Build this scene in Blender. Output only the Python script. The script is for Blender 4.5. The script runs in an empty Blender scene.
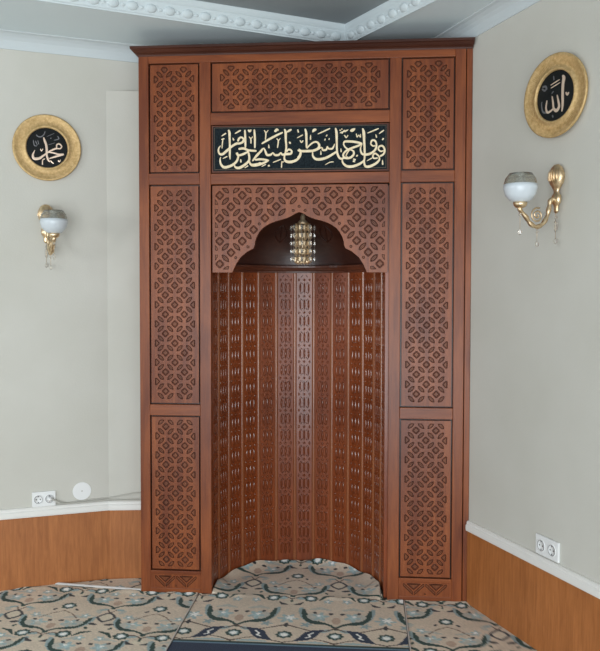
import bpy, math, random
import numpy as np
from mathutils import Vector, Matrix
from mathutils.geometry import tessellate_polygon

random.seed(4); rng = np.random.default_rng(7)
SC = bpy.context.scene
COL = SC.collection
PI = math.pi
# ------------------------------------------------------------------ camera numbers
CAMR = np.array([0.9964, 0.0847, 0.0016]); CAMU = np.array([-0.0045, 0.0342, 0.9994])
CAMF = np.array([-0.0846, 0.9958, -0.0344]); CAMC = np.array([0.3183, -3.6907, 1.4316]); FPX = 781.26

def on_plane(px, py, A, ang):
    """measured picture point -> point on the vertical plane through A running at angle ang"""
    n = np.array([-math.sin(ang), math.cos(ang), 0.0])
    d = CAMF * FPX + CAMR * (px - 300) - CAMU * (py - 325.5)
    t = ((np.array(A) - CAMC) @ n) / (d @ n)
    return CAMC + t * d

# ------------------------------------------------------------------ object helpers
class MB:
    def __init__(s): s.v = []; s.f = []; s.m = []; s.sm = []
    def add(s, vs, fs, m=0, smooth=False):
        o = len(s.v); s.v += [tuple(map(float, v)) for v in vs]
        for f in fs: s.f.append([i + o for i in f]); s.m.append(m); s.sm.append(smooth)
    def box(s, a, b, m=0):
        x0, y0, z0 = a; x1, y1, z1 = b
        v = [(x0,y0,z0),(x1,y0,z0),(x1,y1,z0),(x0,y1,z0),(x0,y0,z1),(x1,y0,z1),(x1,y1,z1),(x0,y1,z1)]
        s.add(v, [(0,3,2,1),(4,5,6,7),(0,1,5,4),(1,2,6,5),(2,3,7,6),(3,0,4,7)], m)
    def tube(s, pts, rad, n=10, m=0, cap=True):
        pts = [Vector(p) for p in pts]
        rs = rad if hasattr(rad, '__len__') else [rad] * len(pts)
        rings = []; prev = None
        for i, p in enumerate(pts):
            t = (pts[min(i+1, len(pts)-1)] - pts[max(i-1, 0)]).normalized()
            if prev is None:
                a = t.orthogonal().normalized()
            else:
                a = (prev - t * prev.dot(t)).normalized()
            prev = a; b = t.cross(a)
            rings.append([p + (a*math.cos(2*PI*k/n) + b*math.sin(2*PI*k/n)) * rs[i] for k in range(n)])
        v = [q for r in rings for q in r]; f = []
        for i in range(len(rings)-1):
            for k in range(n): f.append((i*n+k, i*n+(k+1)%n, (i+1)*n+(k+1)%n, (i+1)*n+k))
        if cap: f.append(tuple(range(n))[::-1]); f.append(tuple((len(rings)-1)*n + k for k in range(n)))
        s.add(v, f, m, True)
    def lathe(s, prof, c=(0,0,0), n=24, m=0, axis='z', sx=1, sy=1):
        v = []; f = []
        for r, z in prof:
            for k in range(n):
                a = 2*PI*k/n
                if axis == 'z': v.append((c[0]+r*math.cos(a)*sx, c[1]+r*math.sin(a)*sy, c[2]+z))
                else: v.append((c[0]+r*math.cos(a)*sx, c[1]-z, c[2]+r*math.sin(a)*sy))
        for i in range(len(prof)-1):
            for k in range(n): f.append((i*n+k, i*n+(k+1)%n, (i+1)*n+(k+1)%n, (i+1)*n+k))
        s.add(v, f, m, True)
    def build(s, name, mats, parent=None, bevel=0, label=None, solid=0):
        me = bpy.data.meshes.new(name)
        me.from_pydata(s.v, [], s.f); me.validate()
        if not isinstance(mats, (list, tuple)): mats = [mats]
        for x in mats: me.materials.append(x)
        if len(me.polygons) == len(s.m):
            me.polygons.foreach_set('material_index', s.m); me.polygons.foreach_set('use_smooth', s.sm)
        me.update()
        return link(name, me, parent, bevel, label, solid)

def link(name, me, parent=None, bevel=0, label=None, solid=0):
    o = bpy.data.objects.new(name, me); COL.objects.link(o)
    if parent: o.parent = parent
    if solid:
        md = o.modifiers.new('solid', 'SOLIDIFY'); md.thickness = solid; md.offset = 0
    if bevel:
        md = o.modifiers.new('bevel', 'BEVEL'); md.width = bevel; md.segments = 2; md.limit_method = 'ANGLE'; md.angle_limit = 0.6
    if label: o['label'] = label
    return o

def empty(name, loc=(0,0,0), rz=0):
    o = bpy.data.objects.new(name, None); COL.objects.link(o); o.location = loc; o.rotation_euler = (0,0,rz)
    o.empty_display_size = 0.05
    return o
def tag(o, label, cat, group=None):
    o['label'] = label; o['category'] = cat
    if group: o['group'] = group
    return o
def struct(o, label, cat):
    o['kind'] = 'structure'; o['label'] = label; o['category'] = cat; return o

# ------------------------------------------------------------------ materials
def mat(name, col, rough=.5, metal=0, spec=.5, **kw):
    m = bpy.data.materials.new(name); m.use_nodes = True
    b = m.node_tree.nodes['Principled BSDF']
    b.inputs['Base Color'].default_value = (*col, 1); b.inputs['Roughness'].default_value = rough
    b.inputs['Metallic'].default_value = metal; b.inputs['Specular IOR Level'].default_value = spec
    for k, v in kw.items(): b.inputs[k.replace('_', ' ')].default_value = v
    return m
def noisy(m, c1, c2, scale=(6,6,6), nscale=5, detail=6, bump=0, bscale=None, lo=.3, hi=.7, dist=0):
    nt = m.node_tree; b = nt.nodes['Principled BSDF']
    tc = nt.nodes.new('ShaderNodeTexCoord'); mp = nt.nodes.new('ShaderNodeMapping'); mp.inputs['Scale'].default_value = scale
    nz = nt.nodes.new('ShaderNodeTexNoise'); nz.inputs['Scale'].default_value = nscale; nz.inputs['Detail'].default_value = detail
    nz.inputs['Distortion'].default_value = dist
    rp = nt.nodes.new('ShaderNodeValToRGB'); rp.color_ramp.elements[0].position = lo; rp.color_ramp.elements[1].position = hi
    rp.color_ramp.elements[0].color = (*c1, 1); rp.color_ramp.elements[1].color = (*c2, 1)
    nt.links.new(tc.outputs['Object'], mp.inputs['Vector']); nt.links.new(mp.outputs['Vector'], nz.inputs['Vector'])
    nt.links.new(nz.outputs['Fac'], rp.inputs['Fac']); nt.links.new(rp.outputs['Color'], b.inputs['Base Color'])
    if bump:
        bp = nt.nodes.new('ShaderNodeBump'); bp.inputs['Strength'].default_value = bump; bp.inputs['Distance'].default_value = .002
        n2 = nt.nodes.new('ShaderNodeTexNoise'); n2.inputs['Scale'].default_value = bscale or 200; n2.inputs['Detail'].default_value = 3
        nt.links.new(tc.outputs['Object'], n2.inputs['Vector']); nt.links.new(n2.outputs['Fac'], bp.inputs['Height'])
        nt.links.new(bp.outputs['Normal'], b.inputs['Normal'])
    return m
def wood(name, dark, mid, light, vertical=True, rough=.38, coat=.10, fine=1.0, spec=.36):
    m = mat(name, mid, rough, spec=spec); nt = m.node_tree; b = nt.nodes['Principled BSDF']
    b.inputs['Coat Weight'].default_value = coat; b.inputs['Coat Roughness'].default_value = .28
    tc = nt.nodes.new('ShaderNodeTexCoord')
    def noise(sc, scale, det, dist=0):
        mp = nt.nodes.new('ShaderNodeMapping'); mp.inputs['Scale'].default_value = sc
        nz = nt.nodes.new('ShaderNodeTexNoise'); nz.inputs['Scale'].default_value = scale; nz.inputs['Detail'].default_value = det
        nz.inputs['Distortion'].default_value = dist
        nt.links.new(tc.outputs['Object'], mp.inputs['Vector']); nt.links.new(mp.outputs['Vector'], nz.inputs['Vector'])
        return nz
    k = (1, 1, .07) if vertical else (.07, 1, 1)
    a = noise(k, 26*fine, 5, .8); c = noise((1,1,.35) if vertical else (.35,1,1), 5, 3, .4); d = noise(tuple(x*1.0 for x in k), 140*fine, 2)
    ma = nt.nodes.new('ShaderNodeMath'); ma.operation = 'MULTIPLY_ADD'; ma.inputs[1].default_value = .36
    nt.links.new(a.outputs['Fac'], ma.inputs[0])
    mb = nt.nodes.new('ShaderNodeMath'); mb.operation = 'MULTIPLY'; mb.inputs[1].default_value = .35; nt.links.new(c.outputs['Fac'], mb.inputs[0])
    nt.links.new(mb.outputs[0], ma.inputs[2])
    mc = nt.nodes.new('ShaderNodeMath'); mc.operation = 'MULTIPLY_ADD'; mc.inputs[1].default_value = .16
    nt.links.new(d.outputs['Fac'], mc.inputs[0]); nt.links.new(ma.outputs[0], mc.inputs[2])
    rp = nt.nodes.new('ShaderNodeValToRGB'); e = rp.color_ramp.elements
    e[0].position = .36; e[0].color = (*dark, 1); e[1].position = .70; e[1].color = (*light, 1)
    x = e.new(.53); x.color = (*mid, 1)
    nt.links.new(mc.outputs[0], rp.inputs['Fac']); nt.links.new(rp.outputs['Color'], b.inputs['Base Color'])
    bp = nt.nodes.new('ShaderNodeBump'); bp.inputs['Strength'].default_value = .08; bp.inputs['Distance'].default_value = .001
    nt.links.new(d.outputs['Fac'], bp.inputs['Height']); nt.links.new(bp.outputs['Normal'], b.inputs['Normal'])
    return m

WD, WM_, WL = (.145,.032,.008), (.275,.073,.018), (.390,.120,.034)
M = {}
M['wood_v'] = wood('reddish_wood_upright_grain', WD, WM_, WL, True)
M['wood_h'] = wood('reddish_wood_level_grain', WD, WM_, WL, False)
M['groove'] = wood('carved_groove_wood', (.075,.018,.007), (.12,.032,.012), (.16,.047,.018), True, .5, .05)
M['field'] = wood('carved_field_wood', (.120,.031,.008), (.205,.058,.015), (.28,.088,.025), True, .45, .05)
M['plank'] = wood('niche_plank_wood', (.165,.034,.009), (.275,.064,.017), (.38,.102,.031), True, .30, .25)
M['plank_groove'] = wood('niche_plank_groove_wood', (.145,.032,.008), (.23,.056,.014), (.31,.088,.024), True, .14, .7)
M['plank_gloss'] = wood('niche_relief_wood', (.165,.036,.010), (.27,.064,.018), (.37,.10,.032), True, .20, .5, spec=.65)
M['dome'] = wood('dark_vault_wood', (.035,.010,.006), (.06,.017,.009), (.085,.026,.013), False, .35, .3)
M['wains'] = wood('wainscot_oak_board', (.31,.105,.028), (.45,.165,.048), (.60,.255,.085), True, .5, .05, 3.0)
M['wall'] = noisy(mat('wall_paint', (.57,.56,.51), .75, spec=.3), (.545,.535,.475), (.59,.58,.525), (1,1,1), 2.5, 5, .25, 120)
M['ceil'] = noisy(mat('ceiling_paint', (.6,.66,.68), .7, spec=.3), (.66,.755,.785), (.70,.79,.815), (1,1,1), 1.5, 3, .1, 60)
M['tray'] = noisy(mat('ceiling_recess_grey', (.3,.33,.35), .8, spec=.3), (.29,.325,.34), (.33,.365,.38), (1,1,1), 2, 3, .1, 60)  # recess field a darker grey than the ceiling border
M['mould'] = mat('moulding_white', (.62,.70,.72), .55)
M['cornice'] = mat('cornice_paint', (.56,.615,.63), .65, spec=.3)
M['rail'] = mat('rail_white', (.78,.77,.73), .4)
M['plastic'] = mat('white_plastic', (.80,.81,.80), .3)
M['hole'] = mat('socket_dark', (.03,.03,.035), .5)
M['cable'] = mat('cable_grey', (.48,.47,.42), .5)
M['edging'] = mat('edging_pale', (.62,.60,.57), .45)
M['gold'] = noisy(mat('brushed_gold', (.7,.5,.2), .38, 1), (.50,.33,.13), (.72,.52,.25), (1,1,1), 260, 3, .6, 340)
M['rimgold'] = noisy(mat('plate_gold', (.6,.45,.2), .5, .55), (.50,.33,.13), (.70,.50,.25), (1,1,1), 90, 4, .8, 240)
M['brass'] = noisy(mat('brass', (.7,.48,.2), .36, 1), (.62,.44,.25), (.90,.72,.48), (1,1,1), 60, 3, .3, 140)
M['black'] = mat('black_lacquer', (.004,.005,.005), .3, spec=.25)
M['slate'] = noisy(mat('dark_slate_ground', (.02,.03,.035), .9, spec=.15), (.006,.010,.013), (.020,.029,.034), (1,1,1), 110, 4, .3, 200)
M['letter'] = noisy(mat('cream_gold_letter', (.72,.58,.34), .5, .0), (.78,.62,.38), (.92,.80,.56), (1,1,1), 60, 3)
M['letter2'] = mat('pale_rose_gold_letter', (.80,.62,.48), .3, .6)
M['letter3'] = mat('dim_silver_letter', (.16,.16,.17), .4, .5)
M['opal'] = mat('opal_glass', (.70,.76,.80), .25, Transmission_Weight=.15)
M['glass'] = mat('clear_glass', (.93,.93,.9), .04, Transmission_Weight=1.0, IOR=1.45)
M['etched'] = mat('etched_glass_band', (.72,.70,.62), .15, Transmission_Weight=.85)
M['crystal'] = mat('crystal', (.95,.92,.85), .03, Transmission_Weight=.85, IOR=1.6)
M['lampbead'] = mat('lamp_crystal_pale', (.74,.58,.38), .32, .7)

# ------------------------------------------------------------------ room shell
TL = math.radians(25); TR = math.radians(-65)
LA = np.array([-1.4673, -.0417, 0]); LT = np.array([math.cos(TL), math.sin(TL), 0]); LN = np.array([math.sin(TL), -math.cos(TL), 0])
RA = np.array([.806, 0, 0]); RT = np.array([math.cos(TR), math.sin(TR), 0]); RN = np.array([math.sin(TR), -math.cos(TR), 0])
# corner of both walls
ab = np.linalg.solve(np.array([[LT[0], RT[0]], [LT[1], RT[1]]]), (RA - LA)[:2])
CORN = LA + LT * ab[0]; sL = ab[0]; sR = -ab[1]   # along LT from LA, along RT from RA (negative = behind)
ZC = 2.70
def slab(P, T, N, s0, s1, z0, z1, d0, d1, mb=None):
    """box on a wall: along T from s0..s1, out of the wall from d0..d1"""
    mb = mb or MB()
    v = [P + T*s + N*d + np.array([0,0,z]) for z in (z0, z1) for s, d in ((s0,d0),(s1,d0),(s1,d1),(s0,d1))]
    mb.add(v, [(0,1,2,3),(4,7,6,5),(0,4,5,1),(1,5,6,2),(2,6,7,3),(3,7,4,0)])
    return mb
S0L, S1R = -3.4, 6.6
struct(slab(LA, LT, LN, S0L, sL+.1, -.03, 2.86, -.1, 0).build('wall_left', M['wall']), 'plain grey-beige wall to the left of the wooden niche', 'wall')
struct(slab(RA, RT, RN, -sR*0 + sR*0 - abs(sR), S1R, -.03, 2.86, -.1, 0).build('wall_right', M['wall']), 'plain grey-beige wall to the right of the wooden niche', 'wall')
# chase box left of the niche
CHY = .168; cx0 = -.985; CHZ = 2.475
yl = lambda x: LA[1] + (x - LA[0]) * math.tan(TL)
mb = MB(); p = [(cx0-.006, yl(cx0)-.004), (-.785, CHY+.040), (-.785, yl(-.785)), (cx0-.006, yl(cx0-.006))]
mb.add([(x,y,z) for z in (-.01,CHZ) for x,y in p], [(0,1,2,3)[::-1],(4,5,6,7),(0,1,5,4),(1,2,6,5),(2,3,7,6),(3,0,4,7)])
struct(mb.build('trim_1', M['wall']), 'shallow painted pipe chase between left wall and wooden niche', 'wall casing')
# wainscot + rails
def rail_profile(P, T, N, s0, s1, name, label, base=.355):
    prof = [(0,base-.004),(.020,base-.004),(.022,base+.004),(.022,base+.022),(.016,base+.028),(.016,base+.036),(.010,base+.042),(0,base+.042)]
    mb = MB(); v = []
    for s in (s0, s1):
        for d, z in prof: v.append(P + T*s + N*d + np.array([0,0,z]))
    n = len(prof); f = [(i, (i+1) % n, n + (i+1) % n, n+i) for i in range(n)] + [tuple(range(n))[::-1], tuple(range(n, 2*n))]
    mb.add(v, f)
    return struct(mb.build(name, M['rail']), label, 'chair rail')
sB = float((np.array([cx0, yl(cx0), 0]) - LA) @ LT)
struct(slab(LA, LT, LN, S0L, sB, -.01, .356, 0, .012).build('baseboard_left', M['wains']), 'low orange-brown wood wainscot along the left wall', 'wainscot')
rail_profile(LA, LT, LN, S0L, sB+.002, 'trim_2', 'white chair rail on top of the left wainscot')
CP = np.array([cx0, yl(cx0)-.004, 0]); CT = np.array([.200, CHY+.040-yl(cx0)+.004, 0]); CT /= np.linalg.norm(CT); CN = np.array([CT[1],-CT[0],0])
struct(slab(CP, CT, CN, 0, .204, -.01, .356, 0, .012).build('baseboard_back', M['wains']), 'short wood wainscot on the chase just left of the niche', 'wainscot')
rail_profile(CP, CT, CN, -.002, .204, 'trim_3', 'short white chair rail end meeting the left side of the niche')
struct(slab(RA, RT, RN, -.0, S1R, -.01, .350, 0, .012).build('baseboard_right', M['wains']), 'low orange-brown wood wainscot along the right wall', 'wainscot')
rail_profile(RA, RT, RN, -.0, S1R, 'trim_4', 'white chair rail on top of the right wainscot', .350)
# cornice strips
def cornice(P, T, N, s0, s1, name, label):
    prof = [(0,2.630),(.005,2.630),(.007,2.638),(.011,2.650),(.020,2.668),(.034,2.682),(.050,2.692),(.066,2.697),(.068,ZC),(0,ZC)]
    v = [P + T*s + N*d + np.array([0,0,z]) for s in (s0, s1) for d, z in prof]; n = len(prof)
    mb = MB(); mb.add(v, [(i, (i+1) % n, n + (i+1) % n, n+i) for i in range(n)] + [tuple(range(n))[::-1], tuple(range(n, 2*n))])
    return struct(mb.build(name, M['cornice']), label, 'cornice')
cornice(LA, LT, LN, S0L, sL, 'trim_5', 'slim pale cornice along the top of the left wall')
cornice(RA, RT, RN, -abs(sR), S1R, 'trim_6', 'slim pale cornice along the top of the right wall')
# floor
mb = MB(); q = lambda P, T, s: (P + T*s)
FL = q(LA, LT, S0L-.1); FR = q(RA, RT, S1R+.1); FB = FL + (FR - CORN)
fp = [FL, FB, FR, CORN + np.array([0,.12,0])]
mb.add([(p[0],p[1],z) for z in (-.06,-.012) for p in fp], [(3,2,1,0),(4,5,6,7),(0,1,5,4),(1,2,6,5),(2,3,7,6),(3,0,4,7)])
M['floor'] = noisy(mat('floor_board', (.32,.29,.25), .8), (.28,.26,.22), (.36,.33,.28), (1,1,1), 8, 3)
struct(mb.build('floor', M['floor']), 'floor boards under the patterned carpet', 'floor')
# ceiling: flat band with recessed tray
I0 = np.array([.2065, .2212]); dl = np.array([-.879,-.4768]); dr = np.array([.5801,-.8145])
dl /= np.linalg.norm(dl); dr /= np.linalg.norm(dr)
nl = np.array([dl[1], -dl[0]]); nl = nl if nl @ dr < 0 else -nl       # outward of the tray, left edge
nr = np.array([dr[1], -dr[0]]); nr = nr if nr @ dl < 0 else -nr
def corner(ol, orr):
    """corner of the tray outline offset outward by ol / orr"""
    A_ = np.array([[dl[0], -dr[0]], [dl[1], -dr[1]]])
    t = np.linalg.solve(A_, (I0 + nr*orr) - (I0 + nl*ol))
    return I0 + nl*ol + dl*t[0]
OL, OR_ = .045, .030
RT2 = np.array([math.cos(math.radians(-65)), math.sin(math.radians(-65))])
Oc = corner(OL, OR_); LL, LR = 3.6, 1.25
Ol = Oc + dl*LL; Ob = Oc + dr*LR; Or = Ob + RT2*4.6
mb = MB()
c3 = np.array([CORN[0], CORN[1]+.12]); fl2, fr2, fb2 = FL[:2], FR[:2], FB[:2]
TB = Ol + (Or - Oc)
RB = (RA + RT*LR)[:2] + np.array([.2,.05])
v = [(*p, ZC) for p in (fl2, Ol, Oc, c3, Or, fr2, TB, fb2, Ob, RB)]
mb.add(v, [(0,1,2,3),(3,2,8,9),(9,8,4,5),(5,4,6,7),(7,6,1,0)])
ob = mb.build('ceiling', M['ceil']); struct(ob, 'pale blue-white flat ceiling border around the recess', 'ceiling')
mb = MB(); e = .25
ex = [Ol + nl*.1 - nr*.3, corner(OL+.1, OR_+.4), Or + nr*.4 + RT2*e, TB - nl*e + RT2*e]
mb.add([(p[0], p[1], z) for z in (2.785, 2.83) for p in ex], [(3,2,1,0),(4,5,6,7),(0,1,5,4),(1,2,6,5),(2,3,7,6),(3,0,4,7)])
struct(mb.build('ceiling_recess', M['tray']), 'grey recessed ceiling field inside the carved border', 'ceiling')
# tray moulding with egg ornament
prof = [(1.0,2.700),(.93,2.697),(.90,2.702),(.78,2.706),(.72,2.712),(.40,2.742),(.30,2.750),(.26,2.756),(.12,2.762),(.0,2.770),(-.12,2.780),(-.12,2.79)]
mb = MB()
rings = []
for w, z in prof:
    ol, orr = OL*w, OR_*w
    cc = corner(ol, orr); rings.append([(*(cc + dl*LL), z), (*cc, z), (*(cc + dr*LR), z), (*(cc + dr*LR + RT2*4.6), z)])
for i in range(len(rings)-1):
    a, b = rings[i], rings[i+1]
    mb.add(a + b, [(0,1,5,4),(1,2,6,5),(2,3,7,6)])
def egg(c, t, n, sc):
    # half egg pushed out of the moulding
    vs = []; fs = []; nu, nv = 8, 5
    up = np.array([0,0,1.0]); out = np.array([-n[0], -n[1], -.55]); out /= np.linalg.norm(out); tt = np.array([t[0], t[1], 0]); bi = np.cross(tt, out)
    for j in range(nv+1):
        ph = PI/2*j/nv
        for i in range(nu):
            th = 2*PI*i/nu
            vs.append(c + tt*math.cos(th)*math.cos(ph)*.029*sc + bi*math.sin(th)*math.cos(ph)*.021*sc + out*math.sin(ph)*.011*sc)
    for j in range(nv):
        for i in range(nu): fs.append((j*nu+i, j*nu+(i+1)%nu, (j+1)*nu+(i+1)%nu, (j+1)*nu+i))
    mb.add(vs, fs, 0, True)
for d, n_, o_ in ((dl, nl, (OL*.55, 0)), (dr, nr, (0, OR_*.55))):
    base = corner(OL*.55, OR_*.55)
    k = 0
    while k < (26 if d is dl else 12):
        s = .05 + .084*k; k += 1
        p = base + d*s
        egg(np.array([p[0], p[1], 2.729]), d, n_, 1.0)
        p2 = base + d*(s+.042)                                       # dart between the eggs
        egg(np.array([p2[0], p2[1], 2.727]), d, n_, .38)
        for j in range(4):                                            # bead row under the eggs
            p3 = corner(OL*.93, OR_*.93) + d*(s - .032 + j*.021)
            egg(np.array([p3[0], p3[1], 2.704]), d, n_, .26)
struct(mb.build('trim_7', M['mould']), 'white egg-and-dart plaster moulding around the ceiling recess', 'moulding')

# ------------------------------------------------------------------ carved panels
def offset_poly(pts, d):
    n = len(pts); out = []
    A = sum(pts[i][0]*pts[(i+1)%n][1] - pts[(i+1)%n][0]*pts[i][1] for i in range(n))
    sg = 1 if A > 0 else -1
    for i in range(n):
        p0 = Vector(pts[i-1]); p1 = Vector(pts[i]); p2 = Vector(pts[(i+1) % n])
        e1 = (p1-p0).normalized(); e2 = (p2-p1).normalized()
        n1 = Vector((-e1.y, e1.x))*sg; n2 = Vector((-e2.y, e2.x))*sg
        b = (n1+n2); L = b.length
        if L < 1e-6: out.append(tuple(p1)); continue
        b /= L; k = d / max(.45, b.dot(n1)); out.append((p1.x + b.x*k, p1.y + b.y*k))
    return out
def area(p): return abs(sum(p[i][0]*p[(i+1)%len(p)][1] - p[(i+1)%len(p)][0]*p[i][1] for i in range(len(p))))/2
def clip(poly, box):
    x0, z0, x1, z1 = box
    for ax, val, sg in ((0,x0,1),(0,x1,-1),(1,z0,1),(1,z1,-1)):
        out = []
        for i in range(len(poly)):
            a, b = poly[i-1], poly[i]; da = (a[ax]-val)*sg; db = (b[ax]-val)*sg
            if (da >= 0) != (db >= 0):
                t = da/(da-db); out.append((a[0]+(b[0]-a[0])*t, a[1]+(b[1]-a[1])*t))
            if db >= 0: out.append(b)
        poly = out
        if len(poly) < 3: return []
    res = []
    for p in poly:
        if not res or math.hypot(p[0]-res[-1][0], p[1]-res[-1][1]) > 4e-4: res.append(p)
    if len(res) > 2 and math.hypot(res[0][0]-res[-1][0], res[0][1]-res[-1][1]) < 4e-4: res.pop()
    return res if len(res) > 2 else []
def diamond(cx, cz, r):
    c = .16*r                                                          # slightly eased corners
    return [(cx+r-c, cz-c), (cx+r-c, cz+c), (cx+c, cz+r-c), (cx-c, cz+r-c), (cx-r+c, cz+c), (cx-r+c, cz-c), (cx-c, cz-r+c), (cx+c, cz-r+c)]
def lens(cx, cz, L, W, ang, n=5):
    pts = []
    for k in range(n+1): t = -1 + 2*k/n; pts.append((t*L/2, -((1-abs(t)**2.6)*.80+.20)*W/2))
    for k in range(n+1): t = 1 - 2*k/n; pts.append((t*L/2, ((1-abs(t)**2.6)*.80+.20)*W/2))
    c, s = math.cos(ang), math.sin(ang)
    return [(cx + x*c - z*s, cz + x*s + z*c) for x, z in pts]
def lattice(cols, rows, h, hz, cx, ztop, par, box, r0=-1, r1=None, cl=None):
    """cols: largest column index; diamond where (c+r+par)%2==0; returns shapes"""
    out = []; r1 = rows-1 if r1 is None else r1
    for r in range(r0, r1+2):
        for c in range(-cols-1, cols+2):
            if (c + r + par) % 2 == 0 and 0 <= r < rows and abs(c) <= cols:
                out.append(diamond(cx+c*h, ztop-r*hz, .455*h))
    for r in range(r0, r1+1):
        for c in range(-cols-1, cols+1):
            a = PI/4 if (c + r + par) % 2 == 0 else -PI/4
            out.append(lens(cx+(c+.5)*h, ztop-(r+.5)*hz, .88*h, .40*h, a))
    res = []
    for s in out:
        q_ = clip(s, box)
        if q_ and area(q_) > (.0028*h*1.2): res.append(q_)
    return res
def carved(name, outer, shapes, parent, y0, thick, mats, g=.0058, dep=.0036, fld=.0008, label=None, pillow=0):
    """plate facing -y; shapes are grooves cut round a slightly sunk field"""
    mb = MB()
    A = sum(outer[i][0]*outer[(i+1)%len(outer)][1] - outer[(i+1)%len(outer)][0]*outer[i][1] for i in range(len(outer)))
    if A < 0: outer = outer[::-1]
    loops = [outer] + shapes
    polys = [[Vector((x, z, 0)) for x, z in l] for l in loops]
    flat = [p for l in loops for p in l]
    tris = tessellate_polygon(polys)
    vs = [(x, y0, z) for x, z in flat]; fs = []
    for t in tris:
        a, b, c = [flat[i] for i in t]
        cr = (b[0]-a[0])*(c[1]-a[1]) - (b[1]-a[1])*(c[0]-a[0])
        if abs(cr) < 1e-12: continue
        fs.append(tuple(t) if cr > 0 else (t[0], t[2], t[1]))
    mb.add(vs, fs, 0)
    n = len(outer)
    mb.add([(x, y0, z) for x, z in outer] + [(x, y0+thick, z) for x, z in outer],
           [(i, n+i, n+(i+1)%n, (i+1)%n) for i in range(n)] + [tuple(range(n, 2*n))[::-1]], 0)
    for s in shapes:
        Ar = sum(s[i][0]*s[(i+1)%len(s)][1] - s[(i+1)%len(s)][0]*s[i][1] for i in range(len(s)))
        if Ar < 0: s = s[::-1]
        w = area(s) / max(math.hypot(p[0]-q_[0], p[1]-q_[1]) for p in s for q_ in s); gg = min(g, w*.25)
        a = s; b = offset_poly(s, gg*.45); b2 = offset_poly(s, gg*.75); c = offset_poly(s, gg*1.3); k = len(s)
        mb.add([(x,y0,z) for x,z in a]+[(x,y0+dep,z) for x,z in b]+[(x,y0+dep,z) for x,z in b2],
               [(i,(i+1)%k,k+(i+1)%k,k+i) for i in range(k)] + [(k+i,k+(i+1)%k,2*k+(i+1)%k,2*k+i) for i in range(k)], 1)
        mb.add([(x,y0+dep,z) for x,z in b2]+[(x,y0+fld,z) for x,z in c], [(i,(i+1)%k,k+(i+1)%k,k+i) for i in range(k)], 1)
        if pillow:                                                    # softly domed field
            cx_ = sum(p[0] for p in c)/k; cz_ = sum(p[1] for p in c)/k
            d = [(cx_+(x-cx_)*.5, cz_+(z-cz_)*.5) for x, z in c]
            mb.add([(x,y0+fld,z) for x,z in c]+[(x,y0+fld-pillow*.8,z) for x,z in d]+[(cx_,y0+fld-pillow,cz_)],
                   [(i,(i+1)%k,k+(i+1)%k,k+i) for i in range(k)]+[(k+i,k+(i+1)%k,2*k) for i in range(k)], 2, True)
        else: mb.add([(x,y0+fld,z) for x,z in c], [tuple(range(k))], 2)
    return mb.build(name, mats, parent, label=label)
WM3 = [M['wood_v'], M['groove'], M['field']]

# ------------------------------------------------------------------ the prayer niche
NI = empty('prayer_niche', (0,0,0))
tag(NI, 'tall reddish carved wooden prayer niche with gold calligraphy panel and arched recess', 'prayer niche')
A_, C1, C2, C3, S_ = .7718, .7234, .4764, .4228, .806
R0, R1, R2, R3, R4, R5, TOP = 2.55, 2.0284, 1.9752, .9196, .8662, .1075, 2.587
BX0, BX1, INS0, INS1 = 2.3113, 2.2550, 2.2550, 2.0255
TH = .028
def board(name, x0, x1, z0, z1, m, y0=0, y1=TH, bev=.0022, label=None):
    mb = MB(); mb.box((x0, y0, z0), (x1, y1, z1)); return mb.build(name, M[m], NI, bevel=bev, label=label)
G = .0012
board('stile', -A_, -C1, 0, TOP, 'wood_v'); board('stile', C1, A_, 0, TOP, 'wood_v')
board('stile', -C2, -C3, 0, TOP-.037, 'wood_v'); board('stile', C2, C3, 0, TOP-.037, 'wood_v')
board('rail', -C1, C1, R0, TOP, 'wood_h')
for s in (-1, 1):
    x0, x1 = sorted((s*C1, s*C2))
    board('rail', x0, x1, R2, R1, 'wood_h'); board('rail', x0, x1, R4, R3, 'wood_h')
    board('rail', x0, x1, .0885, R5, 'wood_h'); board('rail', x0, x1, 0, .022, 'wood_h')
board('rail', -C3, C3, BX1, BX0, 'wood_h'); board('rail', -C3, C3, R2-.0012, INS1, 'wood_h')
board('filler_strip', A_+.0035, S_-.004, 0, TOP, 'wood_v', .003, .03, label='narrow wooden strip closing the gap to the right wall')
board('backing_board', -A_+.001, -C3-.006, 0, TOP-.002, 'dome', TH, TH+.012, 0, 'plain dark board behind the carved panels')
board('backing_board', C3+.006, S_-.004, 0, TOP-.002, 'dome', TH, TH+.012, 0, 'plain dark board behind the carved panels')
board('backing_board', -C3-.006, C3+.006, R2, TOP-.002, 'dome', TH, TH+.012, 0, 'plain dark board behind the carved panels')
mb = MB(); mb.box((-A_, TH+.012, 0), (-A_+.02, .205, TOP)); mb.build('side_board', M['wood_v'], NI, bevel=.002)
board('top_board', -A_+.001, A_-.03, TOP-.021, TOP-.001, 'wood_h', TH+.012, .16, .001)
# crown moulding, mitred on the left
prof = [(0.000,2.583),(.003,2.583),(.005,2.588),(.010,2.593),(.018,2.597),(.024,2.602),(.030,2.608),(.034,2.610),(.038,2.611),(.038,2.613),(.038,2.6215),(0,2.6215)]
v = []; n = len(prof)
for d, z in prof: v.append((-A_-d*.8, .163, z))
for d, z in prof: v.append((-A_-d*.8, -d, z))
for d, z in prof: v.append((S_-.004+d*.10, -d, z))
f = []
for a in (0, n):
    for i in range(n-1): f.append((a+i, a+n+i, a+n+i+1, a+i+1))
f.append((n-1, 2*n-1, 3*n-1, 0)) if False else None
f = [x for x in f if x]
mb = MB(); mb.add(v, f)
mb.add([(-A_-.032,.163,2.6215),(-A_-.032,-.040,2.6215),(S_,-.040,2.6215),(S_-.004,.0,2.6215),(S_-.02,.04,2.6215),(-A_,.04,2.6215),(-A_,.163,2.6215)], [(0,1,2,3,4,5,6)])
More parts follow.
